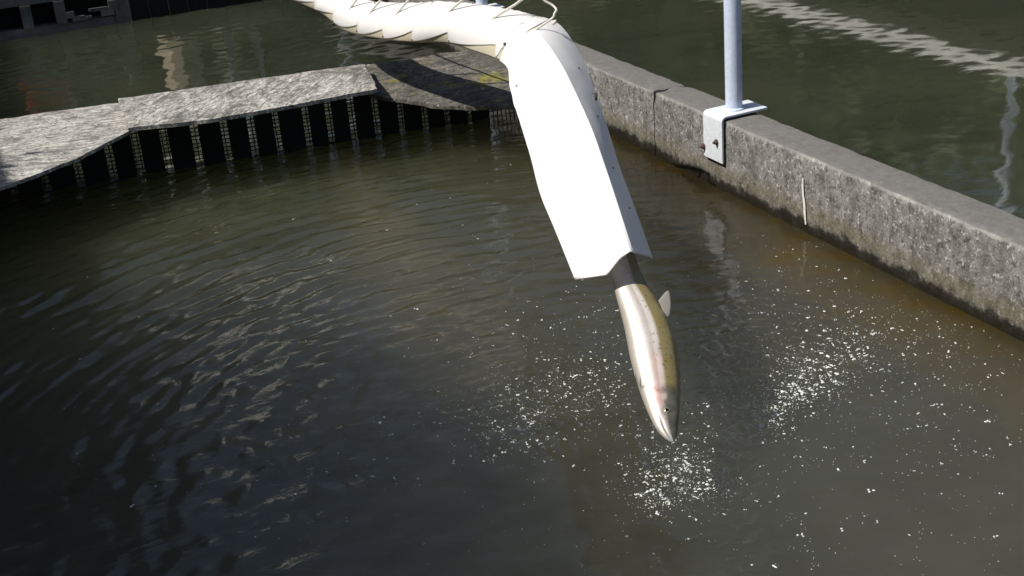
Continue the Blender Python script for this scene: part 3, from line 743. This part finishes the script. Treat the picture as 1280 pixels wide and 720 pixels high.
# ------------------------------------------------------------------ foam flecks on the water
def foam():
    pts = []
    def cl(px, py, sx, sy, n, ang=0, r=(2., 5.)):
        for _ in range(n):
            u_, w_ = rng.normal()*sx, rng.normal()*sy; x = px + u_*math.cos(ang)-w_*math.sin(ang); y = py + u_*math.sin(ang)+w_*math.cos(ang)
            pts.append((x, y, min(2.2, .45+rng.exponential(.45))))
    cl(665, 505, 55, 28, 330, -.25); cl(720, 480, 60, 22, 160, -.3); cl(640, 540, 25, 18, 90); cl(760, 520, 50, 30, 120)
    cl(1010, 470, 40, 26, 420, -.55); cl(1000, 490, 26, 9, 200, -.6); cl(955, 520, 14, 12, 110); cl(1050, 440, 60, 18, 240, -.3); cl(1130, 420, 70, 22, 140, .3)
    cl(845, 600, 30, 18, 330); cl(840, 570, 34, 18, 160); cl(820, 625, 18, 9, 90); cl(890, 610, 26, 14, 70); cl(870, 545, 30, 30, 80)
    cl(900, 420, 120, 50, 330); cl(1100, 500, 110, 60, 220); cl(700, 430, 110, 50, 150); cl(560, 520, 60, 60, 60)
    cl(380, 610, 80, 40, 40); cl(950, 650, 160, 40, 70); cl(1180, 560, 60, 60, 60); cl(620, 300, 170, 60, 40); cl(1000, 370, 60, 30, 60, .5)
    base_n = len(pts)
    for i_ in range(int(base_n*1.3)):
        q_ = pts[rng.integers(0, base_n)]; pts.append((q_[0]+rng.normal()*9, q_[1]+rng.normal()*5, .35+rng.exponential(.22)))
    for _ in range(190): pts.append((rng.uniform(60, 1270), rng.uniform(300, 715), .35+rng.exponential(.3)))
    pts.extend([(x, y, 1.8) for x, y in ((372, 618), (383, 616), (195, 608), (164, 633), (588, 447), (560, 452), (940, 706))])
    mb = MB(); vs, fs = [], []
    C0 = np.array([onz(x, y, 0) for (x, y, s) in pts]); A0 = (C0-O)@AU; B0 = (C0-O)@BV; Z0 = h_main(C0[:, 0], C0[:, 1], A0, B0)
    for k_, (x, y, s) in enumerate(pts):
        if y < 190 or y > 760: continue
        c = C0[k_].copy(); a_, b_ = A0[k_], B0[k_]
        if b_ > -.02 or a_ > SCREEN(b_)-.05: continue
        d = np.linalg.norm(c-CAM); r = .00135*s
        c[2] = Z0[k_]-.0002
        nb = 1 if s < 1.1 else rng.integers(1, 4)
        for _ in range(nb):
            cc = c + np.array([rng.normal()*r*1.2, rng.normal()*r*1.2, 0]) if nb > 1 else c
            el = rng.uniform(.8, 1.7); an = rng.uniform(0, math.pi); n = len(vs)
            for ring_, zz in ((1., 0.), (.72, .62)):
                for k in range(7):
                    q_ = 2*math.pi*k/7; u_, w_ = r*ring_*math.cos(q_)*el, r*ring_*math.sin(q_)/el**.5
                    vs.append(cc + np.array([u_*math.cos(an)-w_*math.sin(an), u_*math.sin(an)+w_*math.cos(an), r*zz*.9]))
            vs.append(cc + np.array([0, 0, r*.9]))
            for k in range(7):
                k2 = (k+1) % 7; fs.append((n+k, n+k2, n+7+k2, n+7+k)); fs.append((n+7+k, n+7+k2, n+14))
    mb.add(vs, fs); o = mb.build('foam_flecks', M['foam'], smooth=True)
    tag(o, 'white foam flecks and bubbles scattered on the pond below the trout', 'foam', kind='stuff')
foam()

# ------------------------------------------------------------------ things beyond the frame that the ponds mirror
def far_at(px, py, z): return AB(onz(px, py, z))
for i, (px, lab) in enumerate(((290, 'slim pale rail post on the far bank, leftmost of three'), (328, 'slim pale rail post on the far bank, middle of three'), (462, 'slim pale rail post on the far bank, rightmost of three'))):
    b = AB(onz(px, 10, 0))[1]; b = AB(atd(px, 10, 9.6))[1]
    mb = MB(); mb.tube([W(4.95, b, .2), W(4.95, b, 1.25), W(4.95, b, 1.27)], [.03, .03, .015], 14)
    tag(mb.build('rail_post', M['galv'], loc=W(4.95, b, .2), smooth=True), lab, 'post', 'rail posts on the far bank')
b = AB(atd(222, 10, 9.6))[1]
mb = MB(); mb.tube([W(5, b, .2), W(5, b, .68), W(5, b, .72)], [.15, .14, .11], 10)
tag(mb.build('timber_bollard', M['tan'], loc=W(5, b, .2)), 'stout tan timber bollard on the far bank of the left pond', 'bollard')
b = AB(atd(35, 10, 9.6))[1]; c = W(5.0, b, .2)
t = empty('bucket', c)
mb = MB(); mb.tube([c, c+np.array([0, 0, .01]), c+np.array([0, 0, .36]), c+np.array([0, 0, .38]), c+np.array([0, 0, .375]), c+np.array([0, 0, .03])], [.12, .13, .17, .18, .16, .12], 24); mb.build('pail', M['red'], t, angle=40)
mb = MB(); mb.tube([c+np.array([.18*math.cos(q_), 0, .36+.16*math.sin(q_)]) for q_ in np.linspace(0, math.pi, 14)], .005, 8); mb.build('handle', M['galv'], t, smooth=True)
tag(t, 'red plastic bucket on the far bank of the left pond', 'bucket')
b = PB1+.25; a = AB(onz(1250, 60, 0))[0]
pp = atd(1250, -10, 8.0); aa = AB(pp)[0]
mb = MB(); mb.tube([W(aa, b, .5), W(aa, b, 1.5), W(aa, b, 1.52)], [.03, .03, .015], 14)
tag(mb.build('walkway_post', M['galv'], loc=W(aa, b, .5), smooth=True), 'pale post on the raised walkway beyond the right hand pond', 'post')

# ------------------------------------------------------------------ light, sky, camera
EL = math.radians(52); SAZ = math.radians(-107)        # sun on the left, a little behind us
wd = bpy.data.worlds.new('World'); scene.world = wd; wd.use_nodes = True
nt = wd.node_tree; sky = nt.nodes.new('ShaderNodeTexSky'); sky.sky_type = 'NISHITA'; sky.sun_disc = False
sky.dust_density = 2.2; sky.sun_elevation = EL; sky.sun_rotation = SAZ
bg = nt.nodes['Background']; nt.links.new(sky.outputs[0], bg.inputs['Color']); bg.inputs['Strength'].default_value = .068
sun = bpy.data.lights.new('Sun', 'SUN'); sun.energy = 4.2; sun.angle = math.radians(.5); sun.color = (1., .95, .86)
so = bpy.data.objects.new('Sun', sun); COL.objects.link(so)
to = Vector((math.sin(SAZ)*math.cos(EL), math.cos(SAZ)*math.cos(EL), math.sin(EL)))
so.rotation_euler = to.to_track_quat('Z', 'Y').to_euler(); so.location = (-6, 2, 8)

cam = bpy.data.cameras.new('Camera'); co = bpy.data.objects.new('Camera', cam); COL.objects.link(co); scene.camera = co
cam.sensor_width = 36; cam.lens = 36*CF/1280; cam.clip_start = .05; cam.clip_end = 1500
from mathutils import Matrix
Bk = -Fv
co.matrix_world = Matrix(((CX[0], CY[0], Bk[0], CAM[0]), (CX[1], CY[1], Bk[1], CAM[1]), (CX[2], CY[2], Bk[2], CAM[2]), (0, 0, 0, 1)))
vs_ = scene.view_settings; vs_.view_transform = 'Standard'; vs_.look = 'None'; vs_.gamma = 1; vs_.exposure = .45
vs_.use_curve_mapping = False
for o in scene.objects:
    if '_loc' in o: del o['_loc']
